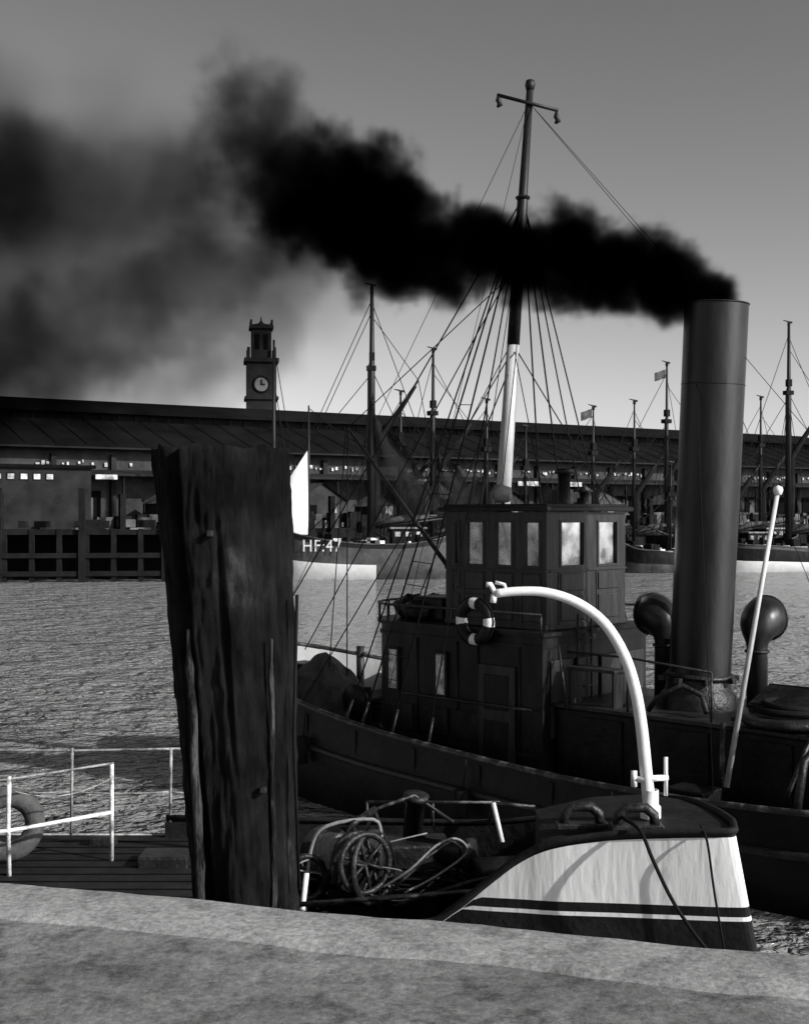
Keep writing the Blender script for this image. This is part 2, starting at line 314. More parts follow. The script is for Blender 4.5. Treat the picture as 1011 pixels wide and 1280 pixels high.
def boat(name,X,Y,rz,Ln,B,zb,zm,mats,masts,cabin=True,tag=None,nets=0,flag=None):
    e=empty(name,(X,Y,0),rz)
    h=Ln/2
    xs=[-h,-h*.85,-h*.5,0,h*.5,h*.85,h]; bs=[.05,B*.28,B*.46,B*.5,B*.47,B*.36,B*.15]; zs=[zb,zb*.88,zm*1.14,zm,zm*1.02,zm*1.2,zm*1.35]
    hullmesh('hull',xs,bs,zs,[(1,1,0),(.88,1.0,1),(.42,.97,2),(.0,.86,0),(-.5,.4,0)],mats,e,nst=22,drop=.5)
    if tag:
        for o in e.children:
            if o.name.startswith('hull') and 'deck' not in o.name:
                for p in o.data.polygons:
                    if p.material_index==2 and p.center.x>.6: p.material_index=1
    for s in(-1,1):
        tube('cap_rail',[(x,s*max(.02,interp(x,xs,bs)),interp(x,xs,zs)+.03) for x in [xs[0]+(xs[-1]-xs[0])*i/22 for i in range(23)]],.06,crate,e,6)
    if cabin:
        boxes('cabin',[((h*.45,0,zm+.4),(Ln*.18,B*.5,1.5))],tugdk,e,b=.05); boxes('cabin_roof',[((h*.45,0,zm+1.2),(Ln*.2,B*.58,.12))],greyp,e)
        boxes('cabin_windows',[((h*.45+dx,-B*.25-.02,zm+.75),(.4,.05,.35)) for dx in(-.8,0,.8)],winl,e)
    boxes('hatch',[((-h*.1,0,zm-.1),(Ln*.14,B*.4,.6)),((-h*.55,0,zm),(.8,.8,.7))],greyp,e,b=.03)
    boxes('deck_gear',[((R(-h*.7,h*.7),R(-B*.25,B*.25),zm+R(-.2,.5)),(R(.3,1),R(.3,.8),R(.3,1.2)),R(0,1)) for _ in range(20)],timber,e)
    boxes('fish_boxes',[((R(-h*.6,h*.7),R(-B*.3,B*.3),zm+R(0,.4)),(R(.2,.9),R(.3,.6),R(.15,.4)),R(0,1)) for _ in range(13)],white,e)
    rig=[]
    for (mx_,H_,r) in masts:
        tube('mast',[(mx_,0,zm-.5),(mx_,0,H_*.72),(mx_+.05,0,H_*.74),(mx_+.05,0,H_)],[r,r*.9,r*.65,r*.4],mast_dk,e,8)
        boxes('masthead',[((mx_,0,H_*.72),(.7,.6,.35)),((mx_+.05,0,H_-.05),(.18,.18,.3)),((mx_+.05,0,H_*.76),(.4,.4,.6))],timber,e)
        tube('vane',[(mx_-.5,0,H_+.25),(mx_+.35,0,H_+.1)],[.03,.1],mast_dk,e,6)
        for s in(-1,1):
            for dx in(-1.1,-.2,.9): rig.append(([(mx_,0,H_*.7),(mx_+dx,s*B*.47,zm)],.03))
        rig.append(([(mx_,0,H_*.95),(-h-.3,0,zb)],.03)); rig.append(([(mx_,0,H_*.95),(h,0,zm*1.3)],.03))
        rig.append(([(mx_,0,H_*.7),(-h-Ln*.1,0,zb*1.2)],.03)); rig.append(([(mx_,0,H_*.72),(h*.9,0,zm*1.3)],.03))
        bl=min(5.5,H_*.33)
        tube('boom',[(mx_,0,zm+1.2),(mx_+bl,0,zm+1.9)],.1,mast_dk,e,6)
        tube('furled_sail',[(mx_+.3,0,zm+1.45),(mx_+bl*.4,0,zm+1.9),(mx_+bl*.9,0,zm+2.1)],[.12,.28,.1],canvas,e,8)
        if H_>13:
            tube('gaff',[(mx_,0,H_*.45),(mx_+bl*.65,0,H_*.68)],.08,mast_dk,e,6)
            tube('brailed_sail',[(mx_+.2,0,zm+1.8),(mx_+.35,.1,H_*.3),(mx_+.3,0,H_*.46),(mx_+bl*.4,0,H_*.58),(mx_+bl*.62,0,H_*.66)],[.25,.34,.3,.2,.06],timber,e,8)
            rig.append(([(mx_,0,H_*.9),(mx_+bl*.65,0,H_*.68)],.028))
            rig.append(([(mx_+bl,0,zm+1.9),(mx_+bl*.65,0,H_*.68)],.028))
    tube('bowsprit',[(-h*.8,0,zb*.9),(-h-Ln*.13,0,zb*1.25)],[.12,.06],mast_dk,e,6)
    tubes('rigging',rig,rope,e,4)
    for i in range(nets):
        mx_,H_,r=masts[min(i,len(masts)-1)]
        V=[];F=[];n_=10
        for a in range(n_+1):
            for c in range(n_+1):
                u=a/n_;v=c/n_
                top=Vector((mx_,0,H_*.62)); lo=Vector((mx_,0,zm+.8)); p1=Vector((mx_+5.5*(1 if i%2==0 else -1),0,zm+2.8))
                p=lo.lerp(p1,u).lerp(top,v*(1-u*.35)); p.y+=.4*math.sin(u*7+v*3)-.2; p.z-=.8*math.sin(v*3.1)*u*(1-u)
                V.append(p)
        for a in range(n_):
            for c in range(n_):
                q=a*(n_+1)+c;F.append((q,q+1,q+n_+2,q+n_+1))
        obj('drying_net',V,F,net,e,True)
    if flag:
        mx_,H_=flag
        V=[];F=[]
        for a in range(7):
            for c in range(4): V.append((mx_-.1-a*.2,.12*math.sin(a*1.1),H_-c*.25-a*.06))
        for a in range(6):
            for c in range(3):F.append((a*4+c,a*4+c+1,a*4+c+5,a*4+c+4))
        obj('flag',V,F,canvas,e,True)
    if tag:
        cu=bpy.data.curves.new('registration_letters','FONT');cu.body=tag;cu.size=1.25;cu.extrude=.02;cu.space_character=1.15
        o=bpy.data.objects.new('registration_letters',cu);COL.objects.link(o);cu.materials.append(white);o.parent=e
        x=-h*.70; yb=interp(x,xs,bs)
        yb2=interp(x+3.2,xs,bs)
        o.location=(x,-yb-.32,zb*.5+.1);o.rotation_euler=(math.radians(90),0,-math.atan2(yb2-yb,3.2))
        o.scale=(.85,1,.85)
    return e
HM=[crate,tugdk,greyp]
b1=boat('fishing_boat',-2.9,96.5,.10,13.8,4.2,4.0,2.6,[mast_dk,mat('tarred_strake',.025,.6,.4,1,.2,c2=.09),white],[(.4,22,.32)],tag='HF:47',nets=1)
tube('mizzen_mast',[(-4.3,0,2),(-4.3,0,13)],[.14,.06],mast_dk,b1,8)
tube('fore_mast',[(-6.9,.8,2),(-6.9,.8,18)],[.2,.08],mast_dk,b1,8)
tubes('fore_rigging',[([(-6.9,.8,17.5),(-4.5,0,3)],.03),([(-6.9,.8,15),(-5.0,0,3)],.03),([(-6.9,.8,13),(-3.5,0,3)],.03),([(-4.3,0,12.8),(.4,0,9)],.03),([(.4,0,20),(-6.9,.8,4)],.03)],rope,b1,4)
V=[];F=[];n_=10
A=Vector((-4.4,-.1,9.6));B_=Vector((-4.3,-.1,3.3));C=Vector((-7.2,-.3,5.3));D=Vector((-7.2,-.3,3.4))
for a in range(n_+1):
    for c in range(n_+1):
        u=a/n_;v=c/n_
        p=(A.lerp(B_,v)).lerp(C.lerp(D,v),u); p.y-=.5*math.sin(u*3.14)*math.sin(v*3.14); V.append(p)
for a in range(n_):
    for c in range(n_):
        q=a*(n_+1)+c;F.append((q,q+1,q+n_+2,q+n_+1))
obj('white_sail',V,F,sailm,b1,True)
boat('fishing_boat',4.5,102.5,.5,13,4,2.8,1.9,[blackp,tugdk,crate],[(-2.6,17.8,.24),(2.4,14,.18)],nets=2)
boat('fishing_boat',-1.5,101.5,.3,11,4,2.6,1.8,[blackp,crate,greyp],[(1.2,14.5,.2)],nets=1)
boat('fishing_boat',14,109,.55,12,4,2.7,1.8,HM,[(2.6,14,.16)],flag=(2.6,13.9))
boat('fishing_boat',20.5,111,.5,12,4,2.9,1.8,[blackp,tugdk,crate],[(-.8,14.5,.16),(2.8,18,.2)],flag=(2.8,17.5))
boat('fishing_boat',28,112,.45,13,4.2,3.0,2.0,[blackp,tugdk,greyp],[(1.0,13.5,.16),(-3.5,12,.14)])
boat('fishing_boat',33.5,109,.32,15,4.4,2.6,1.9,[crate,tugdk,white],[(-1.0,21,.28),(3.5,15,.18)],nets=0)
boat('fishing_boat',31,117,.5,12,4.2,3.2,2.3,[blackp,tugdk,crate],[(2,15.5,.18)])
boat('fishing_boat',10,106,.5,10,3.6,2.4,1.7,[blackp,crate,crate],[(0,12,.15)])
boat('fishing_boat',22,106,.3,8,3.2,2.2,1.6,[blackp,tugdk,crate],[(0,9,.12)],cabin=False)
# ---------------------------------------------------------------- steam tug
TA=math.atan2(-.699,.715)
tg=empty('steam_tugboat',(2.2,21.5,0),TA)
MT=Matrix.Translation(tg.location)@Matrix.Rotation(TA,4,'Z')
xs=[-7,-6.6,-5.5,-4,-2,0,3,6,8,9.2]
bs=[.05,.7,1.5,2.2,2.55,2.6,2.6,2.4,1.7,.6]
zs=[2.35,2.22,2.0,1.76,1.54,1.38,1.25,1.3,1.42,1.5]
st=hullmesh('hull',xs,bs,zs,[(1,1,0),(.8,1.0,0),(.62,1.015,0),(.3,.98,0),(0,.93,0),(-.8,.5,0)],[blackp],tg,nst=50,drop=.65,deckmat=darkdeck,inner=[tugdk,white],thick=.09)
for o in tg.children:
    if 'inner' in o.name:
        o.data.materials.append(tugdk)
        for p in o.data.polygons:
            if p.material_index==2 and p.center.x>-2.2: p.material_index=3
railm=mat('worn_cap_rail',.015,.5,.5,5,.3,c2=.2,thr=(.5,.78))
for s in(-1,1):
    tube('cap_rail',[(x,s*(max(.03,interp(x,xs,bs))-.04),interp(x,xs,zs)+.02) for x in st],.05,railm,tg,8)
    tube('rubbing_strake',[(x,s*(max(.03,interp(x,xs,bs))+.03),interp(x,xs,zs)*.62) for x in st],.06,iron,tg,8)
    boxes('bulwark_stays',[((x,s*(interp(x,xs,bs)-.2),interp(x,xs,zs)-.35),(.04,.22,.6)) for x in [-5+.9*i for i in range(14)]],tugdk,tg)
boxes('hull_plate_straps',[((x,-interp(x,xs,bs)-.012,interp(x,xs,zs)*.8),(.09,.03,interp(x,xs,zs)*.3)) for x in [-4.4+1.35*i for i in range(8)]],tugdk,tg)
tubes('fender_ropes',[([(x,-interp(x,xs,bs)-.05,interp(x,xs,zs)-.02),(x+.02,-interp(x,xs,bs)-.14,interp(x,xs,zs)-.5)],.012) for x in(-3,.8,3.4)],rope,tg)
tubes('fenders',[([(x+.02,-interp(x,xs,bs)-.17,interp(x,xs,zs)-.45),(x+.02,-interp(x,xs,bs)-.17,interp(x,xs,zs)-.9)],.11) for x in(-3,.8,3.4)],rope,tg,10)
def roundhouse(name,x0,x1,hw,z0,z1,m,r=1.0,n=8,cut=None):
    pl=[]
    for i in range(n+1):
        a=-math.pi/2-math.pi/2*i/n; pl.append((x0+r+r*math.cos(a),-hw+r+r*math.sin(a)))
    pr=[(x,-y) for x,y in reversed(pl)]
    P=[(x1,-hw)]+pl+pr+[(x1,hw)]
    k=len(P);V=[(x,y,z0) for x,y in P]+[(x,y,z1) for x,y in P]
    F=[((i+1)%k,i,k+i,k+(i+1)%k) for i in range(k)]+[tuple(range(k-1,-1,-1)) ,tuple(range(k,2*k))]
    o=obj(name,V,F,m,tg);return P
P=roundhouse('deckhouse',-2.85,1.25,1.4,.7,3.08,tugdk)
roundhouse('deckhouse_roof',-2.91,1.31,1.46,3.083,3.14,tugdk,r=1.03)
roundhouse('deckhouse_moulding',-2.88,1.27,1.43,2.9,2.94,tugdk,r=1.02)
roundhouse('deckhouse_skirting',-2.89,1.28,1.44,1.2,1.27,tugdk,r=1.03)
pts=[(x-.04 if x<0 else x,y*1.03,3.17) for x,y in P]
tube('bridge_rail',[(x,y*1.0,3.42) for x,y,z in pts],.022,iron,tg,8)
tubes('bridge_rail_stanchions',[([(x,y,3.1),(x,y,3.42)],.018) for x,y,z in pts[::2]],iron,tg,6)
for q,(x,y,s) in enumerate([(-2.2,-.7,.28),(-1.75,-1.05,.22),(-2.4,.1,.25)]):
    V=[];F=[];n_=12
    for a in range(n_+1):
        for c_ in range(n_):
            th=math.pi*a/n_;ph=2*math.pi*c_/n_;rr=s*(1+.35*mnoise.noise(Vector((math.cos(ph)*2,math.sin(ph)*2+q,th*2))))
            V.append((x+rr*math.sin(th)*math.cos(ph)*1.3,y+rr*math.sin(th)*math.sin(ph),3.2+rr*.9*math.cos(th)*.9+s*.4))
    for a in range(n_):
        for c_ in range(n_): F.append((a*n_+c_,(a+1)*n_+c_,(a+1)*n_+(c_+1)%n_,a*n_+(c_+1)%n_))
    obj('stowed_canvas_bundle',V,F,tugdk,tg,True)
boxes('life_raft_box',[((-1.55,-.2,3.35),(.7,1.6,.4))],tugdk,tg,b=.04)
def wframe(name,x,z,w,h,y,mglass,mf,t=.045,dep=.05):
    L_=[((x-w/2-t/2,y,z),(t,dep,h+2*t)),((x+w/2+t/2,y,z),(t,dep,h+2*t)),((x,y,z+h/2+t/2),(w,dep,t)),((x,y,z-h/2-t/2),(w,dep,t))]
    boxes(name+'_glass',[((x,y,z),(w,.02,h))],mglass,tg)
    boxes(name+'_frame',L_,mf,tg,b=.006)
palew=mat('pale_mottled_pane',.25,.25,.7,3.5,0,c2=.75,thr=(.4,.6))  # pale mottled colour for the deckhouse window panes
for x in(-1.95,-.85): wframe('deckhouse_window',x,2.33,.2,.66,-1.43,palew,tugdk)
boxes('deckhouse_door',[((.35,-1.42,1.7),(.75,.05,1.75))],wood,tg,b=.01)
boxes('door_panels',[((.35,-1.452,2.15),(.5,.03,.55)),((.35,-1.452,1.35),(.5,.03,.7))],tugdk,tg,b=.012)
boxes('wall_panels',[((x,-1.425,1.55),(.6,.03,.45)) for x in(-1.8,-1.0,-.3)],tugdk,tg,b=.012)
tube('grab_rail',[(-1.7,-1.5,1.95),(1.1,-1.5,1.95)],.02,iron,tg)
tubes('deckhouse_rivet_seams',[([(x,-1.41,.9),(x,-1.41,2.9)],.018) for x in(-1.4,-.5,-.05,.8)],tugdk,tg)
boxes('aft_panels',[((1.27,y,2.1),(.04,.55,1.2)) for y in(-.95,-.3,.35,1.0)],wood,tg,b=.012)
tubes('aft_ladder',[([(1.35,-.6,.8),(1.32,-.6,3.4)],.02),([(1.35,-.25,.8),(1.32,-.25,3.4)],.02)]+[([(1.35,-.6,1+.25*i),(1.35,-.25,1+.25*i)],.014) for i in range(9)],iron,tg)
hw=1.03
def wall(side,wins,z0,zw0,zw1,z1):
    """panelled timber wall with real window openings"""
    L_=[];G=[];Pn=[];fr=[]
    def B(a0,a1,zz0,zz1,th=.07,off=0):
        c=(a0+a1)/2;s=a1-a0;z=(zz0+zz1)/2;h=zz1-zz0
        if side=='near': return ((c,-hw+off,z),(s,th,h))
        if side=='far': return ((c,hw-off,z),(s,th,h))
        if side=='aft': return ((hw-off,c,z),(th,s,h))
        if side=='fore': return ((-hw+off,c,z),(th,s,h))
    e=hw-.036 if side in('aft','fore') else hw+.035
    L_.append(B(-e,e,z0,zw0)); L_.append(B(-e,e,zw1,z1))
    prev=-e
    for a,b_ in wins:
        L_.append(B(prev,a,zw0,zw1)); G.append(B(a,b_,zw0,zw1,.012))
        t=.03
        fr+= [B(a-.015,a+t,zw0-.01,zw1+.01,.1),B(b_-t,b_+.015,zw0-.01,zw1+.01,.1),B(a+t,b_-t,zw0-.01,zw0+t,.1),B(a+t,b_-t,zw1-t,zw1+.01,.1)]
        Pn.append(B(a,b_,zw0-.38,zw0-.1,.03,-.045)); Pn.append(B(a,b_,z0+.12,zw0-.46,.03,-.045))
        prev=b_
    L_.append(B(prev,e,zw0,zw1))
    boxes(side+'_wall',L_,wood,tg); boxes(side+'_glass',G,glass,tg); boxes(side+'_frames',fr,wood,tg,b=.004); boxes(side+'_panels',Pn,wood,tg,b=.012)
    boxes(side+'_battens',[B(-e-.01,e+.01,zw0-.07,zw0-.035,.13),B(-e-.01,e+.01,z0,z0+.08,.12)]+[B(a-.05,a-.02,z0+.085,zw0-.075,.1) for a,_ in wins],wood,tg,b=.006)
wall('near',[(-.88,-.76),(-.62,-.22),(0,.38),(.6,.94)],3.145,4.12,4.86,5.0)
wall('aft',[(-.72,-.08),(.28,.84)],3.145,4.12,4.86,5.0)
wall('far',[(-.8,-.3),(-.1,.35),(.5,.9)],3.145,4.12,4.86,5.0)
wall('fore',[(-.85,-.35),(-.2,.2),(.35,.85)],3.145,4.12,4.86,5.0)
boxes('wheelhouse_roof',[((0,0,5.045),(2.34,2.34,.08)),((0,0,5.1),(2.2,2.2,.06))],tugdk,tg,b=.02)
boxes('steering_gear',[((-.5,0,3.7),(.3,.3,1.0)),((.3,.4,3.6),(.3,.5,.9))],wood,tg,b=.02)
torus('steering_wheel',(-.3,0,4.2),.45,.03,(1,0,0),wood,tg)
boxes('curtains',[((.86,-.95,4.5),(.14,.03,.7)),((-.5,-.95,4.55),(.16,.03,.6)),((.06,-.95,4.5),(.1,.03,.7)),((.3,-.95,4.66),(.1,.03,.35)),((.94,.62,4.55),(.03,.16,.6)),((.94,.38,4.45),(.03,.08,.7)),((.94,-.55,4.5),(.03,.12,.7)),((.94,-.15,4.5),(.03,.1,.7))],canvas,tg)
lathe('searchlight',[(0,-.13),(.12,-.12),(.15,0),(.15,.12),(.14,.13),(0,.13)],(-.25,-.55,5.3),greyp,tg,20,axis=(-.9,-.5,.1))
tube('searchlight_stand',[(-.25,-.55,5.1),(-.25,-.55,5.2)],.03,iron,tg)
lathe('roof_stovepipe',[(.1,0),(.1,.5),(.16,.5),(.16,.58),(0,.6)],(.75,-.2,5.12),iron,tg,16)
lathe('roof_vent',[(.08,0),(.08,.2),(.15,.22),(.0,.34)],(.75,.35,5.12),iron,tg,16)
boxes('roof_lamp_box',[((.1,.6,5.25),(.28,.28,.28))],iron,tg,b=.02)
cy=-1.54; lz=3.16; lx=.0
lb=lathe('lifebuoy',[(.29+.095*math.cos(2*math.pi*i/12),.095*math.sin(2*math.pi*i/12)) for i in range(13)],(lx,cy,lz+.1),[blackp,white],tg,32,axis=(0,-1,0))
for p in lb.data.polygons:
    a=math.degrees(math.atan2(p.center.z-lz-.1,p.center.x-lx))%90
    if a<11 or a>79: p.material_index=1
torus('lifebuoy_grabline',(lx,cy-.02,lz+.1),.395,.01,(0,-1,0),rope,tg,32,6)
tubes('lifebuoy_bracket',[([(lx-.1,-1.42,3.42),(lx,cy,3.52)],.015)],iron,tg)
# mast
mb=Vector((-1.2,.32,2.6)); mt=Vector((-.30,.22,12.22))
def mp_(z): t=(z-2.6)/(9.62); return mb.lerp(mt,t)
tube('mast_lower_white',[mp_(2.6),mp_(6),mp_(7.9)],[.145,.13,.11],mast_w,tg,14)
tube('mast_upper',[mp_(7.9),mp_(10.4),mp_(10.42),mp_(12.22)],[.112,.095,.08,.06],mast_dk,tg,14)
lathe('mast_truck',[(0,.13),(.07,.1),(.09,.02),(.07,-.06),(0,-.1)],mp_(12.27),mast_dk,tg,12)
torus('mast_band',mp_(10.4),.1,.03,(0,0,1),iron,tg,16,6); 
c=MT@mp_(12.08); 
tube('signal_yard',[c+Vector((-.55,0,.05)),c+Vector((.48,-.1,-.25))],.032,mast_dk,tg,8,W=True)
for dx,dz in((-.53,.04),(.46,-.24)):
    q=c+Vector((dx,0,dz)); tube('yard_block',[q+Vector((0,0,0)),q+Vector((0,0,-.08)),q+Vector((.03,0,-.16)),q+Vector((-.02,0,-.2))],[.02,.05,.05,.02],mast_dk,tg,8,W=True)
m1=mp_(10.4);m2=mp_(12.0)
rig=[([m1,(-6.95,0,2.45)],.014),([m2,(-6.9,.0,2.4)],.006),([mp_(9.4),(-6.2,.3,2.2)],.012),
([m1,(-2.0,-2.5,1.5)],.014),([m1,(-1.6,-2.5,1.5)],.016),([m1,(-.9,-2.55,1.45)],.016),([m1,(-.1,-2.55,1.4)],.013),([m1,(-1.6,2.5,1.5)],.016),([m1,(-.8,2.55,1.45)],.016),([m1,(.6,2.5,1.4)],.013),([m1,(.0,2.5,1.4)],.013),
([m2,(3.3,0,8.1)],.005),([mp_(7.6),(-4.6,1.0,1.6)],.013),([mp_(7.9),(.9,.9,5.1)],.011),([mp_(7.9),(.9,-.9,5.1)],.009),([mp_(10.2),mp_(7.8)+Vector((.25,-.2,0)),mp_(5.2)+Vector((.2,-.3,0))],.009),
([m2,(8.5,0,2)],.005),([mp_(7.8),(-3.3,-2.3,1.7)],.011),([mp_(8.0),(-2.7,-1.3,3.2)],.009),([mp_(9.9),(-.3,-1.1,5.1)],.008),([m2,(-1.2,-2.5,1.5)],.005),([mp_(7.8),(-2.3,1.3,3.2)],.009)]
tubes('standing_rigging',rig,rope,tg,5)
tube('derrick_pole',[(-1.35,.1,3.3),(-4.4,-.2,6.6)],[.05,.03],mast_dk,tg,8)
tubes('derrick_tackle',[([(-4.4,-.2,6.6),mp_(9.2)],.01),([(-4.4,-.2,6.55),(-4.2,-.4,1.9)],.012),([(-4.45,-.2,6.55),(-4.6,-.5,1.9)],.01)],rope,tg,5)
rat=[]
for i in range(14):
    t=.05+i*.042
    a=Vector((-1.6,-2.5,1.5)).lerp(m1,t);b_=Vector((-.9,-2.55,1.45)).lerp(m1,t); rat.append(([a,b_],.007))
tubes('ratlines',rat,rope,tg,4)
rv=[]
for (x,z) in [(-2.0,1.5),(-1.6,1.5),(-.9,1.45),(-.1,1.4)]:
    a=Vector((x,-2.52,z)); rv.append(([a,a.lerp(m1,.045)],.024))
tubes('rigging_screws',rv,iron,tg,6)
boxes('engine_casing',[((3.6,0,1.35),(4.6,2.3,1.3))],tugdk,tg,b=.04)
boxes('casing_doors',[((2.2,-1.17,1.4),(.7,.04,1.0)),((3.6,-1.17,1.4),(.8,.04,1.0)),((4.9,-1.17,1.4),(.7,.04,1.0))],blackp,tg,b=.01)
boxes('casing_coaming',[((3.6,0,2.03),(4.75,2.45,.06))],iron,tg,b=.01)
# funnel
f0=Vector((3.12,0,2.0)); f1=Vector((3.43,0,8.12))
def fz(z): return f0.lerp(f1,(z-2.0)/6.12)
tube('funnel_shell',[fz(2.0),fz(5),fz(8.1)],[.45,.46,.47],funm,tg,64,cap=False)
tube('funnel_inner',[fz(7.0),fz(8.1)],[.44,.44],dkopen,tg,32,cap=False)
fa=f1-f0
for z,rr,t in((8.1,.47,.014),(6.9,.468,.006),(2.55,.46,.045)): torus('funnel_band',fz(z),rr,t,fa,funm if z>2.6 else iron,tg,48,8)
lathe('funnel_base_skirt',[(.56,0),(.56,.22),(.5,.27),(.46,.5)],(3.12,0,2.05),iron,tg,40)
boxes('funnel_base_lugs',[((3.12+.56*math.cos(a),.56*math.sin(a),2.5),(.1,.1,.08),a) for a in [i*math.pi/4 for i in range(8)]],iron,tg,b=.01)
pa=Vector((-.40,.40,0))
tube('steam_pipe',[fz(2.3)+pa*1.25,fz(4)+pa*1.15,fz(7.45)+pa*.98],.05,iron,tg)
tube('whistle',[fz(7.45)+pa*.98,fz(7.48)+pa*.98,fz(7.75)+pa*.98,fz(7.78)+pa*.98],[.02,.07,.07,.02],iron,tg)
tube('whistle_arm',[fz(7.6)+pa*.9,fz(7.64)+pa*1.7],.025,iron,tg)
boxes('pipe_brackets',[(tuple(fz(z)+pa*.95),(.14,.14,.04),.78) for z in(3.2,4.4,5.6,6.8)],iron,tg)
tubes('funnel_guys',[([fz(6.9)+Vector((0,-.46,0)),(4.8,-2.4,1.4)],.006),([fz(6.9)+Vector((0,.46,0)),(4.8,2.4,1.4)],.006),([fz(6.9)+Vector((0,.46,0)),(1.4,2.4,1.4)],.006)],rope,tg,5)
def cowl(x,y,d):
    d=Vector(d).normalized(); b0=Vector((x,y,2.05)); up=Vector((0,0,1))
    tube('cowl_ventilator',[b0,b0+up*.9,b0+up*.98,b0+up*1.08+d*.02,b0+up*1.18+d*.06,b0+up*1.26+d*.13,b0+up*1.31+d*.22,b0+up*1.33+d*.34,b0+up*1.33+d*.35],[.16,.155,.17,.23,.28,.31,.33,.34,.31],funm,tg,28)
    lathe('cowl_mouth',[(.0,.0),(.3,.0)],b0+up*1.33+d*.354,dkopen,tg,24,axis=d)
    torus('cowl_lip',b0+up*1.33+d*.34,.335,.02,d,iron,tg,28,8)
    torus('cowl_collar',b0+up*.85,.165,.025,(0,0,1),iron,tg,20,8)
cowl(2.25,.42,(-1.0,.35,0)); cowl(3.75,.62,(-.1,1,0))
boxes('skylight',[((4.9,-.2,2.2),(1.0,1.2,.3)),((4.9,-.5,2.42),(1.0,.7,.04),0,.35),((4.9,.1,2.42),(1.0,.7,.04),0,-.35)],tugdk,tg,b=.01)
lathe('towing_bollard_table',[(0,.0),(.25,.0),(.25,.55),(.62,.6),(.66,.66),(.62,.72),(.2,.74),(0,.74)],(5.0,-.75,1.5),iron,tg,28)
torus('rope_coil',(5.0,-.75,2.3),.42,.05,(0,0,1),rope,tg); torus('rope_coil_upper',(5.02,-.73,2.37),.36,.045,(0.05,0,1),rope,tg)
tube('towing_arch',[(5.9,-2.3,1.3),(5.9,-2.1,1.9),(5.9,-1.2,2.25),(5.9,0,2.3),(5.9,1.2,2.25),(5.9,2.1,1.9),(5.9,2.3,1.3)],.055,iron,tg)
tube('towing_arch_aft',[(7.0,-2.1,1.3),(7.0,-1.9,1.8),(7.0,-1.1,2.1),(7,0,2.15),(7,1.1,2.1),(7,1.9,1.8),(7,2.1,1.3)],.045,iron,tg)
torus('steering_wheel_aft',(5.9,.3,2.3),.35,.03,(.3,.2,1),iron,tg,24,6)
boxes('aft_lockers',[((5.6,.6,1.3),(.9,.8,1.1)),((6.6,-.4,1.0),(.8,1.4,.7)),((4.2,-1.9,1.0),(.6,.5,.6))],tugdk,tg,b=.02)
tubes('aft_handrails',[([(1.4,-1.2,2.95),(1.6,-1.25,2.0)],.02),([(2.6,-1.1,2.9),(2.6,-1.1,2.05)],.02),([(1.5,-1.1,2.85),(2.6,-1.1,2.85),(4.0,-1.1,2.75)],.018),([(4.0,-1.1,2.75),(4.0,-1.1,2.05)],.018),
 ([(4.6,1.2,2.0),(4.6,1.2,2.8),(7,1.5,2.7),(7,1.5,1.2)],.02),([(4.6,1.2,2.4),(7,1.5,2.3)],.015)],iron,tg)
tube('hose',[(2.9,-1.0,2.1),(3.1,-1.1,2.3),(3.4,-.9,2.5),(3.6,-.7,2.35),(3.8,-.9,2.15)],.04,iron,tg)
tubes('aft_rods_and_pipes',[([(4.2,-.9,2.1),(6.6,-.6,2.35)],.03),([(5.4,-1.6,1.3),(5.6,-1.2,2.2)],.03),([(6.2,-1.9,1.35),(6.9,-.5,1.9)],.025),([(4.3,-1.3,2.1),(4.4,-1.5,1.2)],.04),([(6.0,-1.2,1.7),(8.2,-.8,1.75)],.03)],railm,tg,8)
boxes('deck_bench',[((1.9,-.9,2.6),(.9,.35,.05)),((1.5,-.9,2.3),(.05,.3,.55)),((2.3,-.9,2.3),(.05,.3,.55))],wood,tg,b=.01)
tube('white_pole',[(4.32,17.2,1.3),(5.12,17.6,5.25)],[.04,.032],mast_w,tg,10,W=True)
lathe('pole_knob',[(0,.07),(.06,.04),(.07,0),(.05,-.06),(0,-.08)],(5.13,17.6,5.3),white,tg,12,W=True)
V=[];F=[]
n_=18
for a in range(n_+1):
    for c_ in range(n_+1):
        u=a/n_*2-1;v=c_/n_*2-1
        h=max(0,1-abs(u)**1.3)*max(0,1-abs(v)**1.3)
        V.append((-4.75+u*.95,-.35+v*1.0,1.1+1.15*h**.6*(1-.4*u)+.16*mnoise.noise(Vector((u*4,v*4,1)))))
for a in range(n_):
    for c_ in range(n_):
        q=a*(n_+1)+c_;F.append((q,q+n_+1,q+n_+2,q+1))
obj('tarpaulin_heap',V,F,canvas,tg,False)
lathe('windlass_drum',[(.0,-.6),(.3,-.6),(.3,-.5),(.16,-.4),(.16,.4),(.3,.5),(.3,.6),(0,.6)],(-3.6,-.2,1.55),iron,tg,20,axis=(0,1,0))
boxes('windlass_cheeks',[((-3.6,-.62,1.4),(.5,.1,.8)),((-3.6,.62,1.4),(.5,.1,.8))],iron,tg,b=.02)
boxes('anchor_davit_base',[((-5.9,0,1.75),(.5,.5,.5))],iron,tg,b=.03)
tube('bow_bollard',[(-5.2,.9,1.3),(-5.2,.9,2.3)],.08,iron,tg); tube('bow_bollard_pin',[(-5.35,.9,2.15),(-5.05,.9,2.15)],.04,iron,tg)
tube('jackstaff',[(-6.8,0,2.2),(-7.0,0,4.6)],[.03,.02],mast_dk,tg)
boxes('white_locker',[((-4.2,1.35,1.5),(1.4,.6,.6))],white,tg,b=.04)
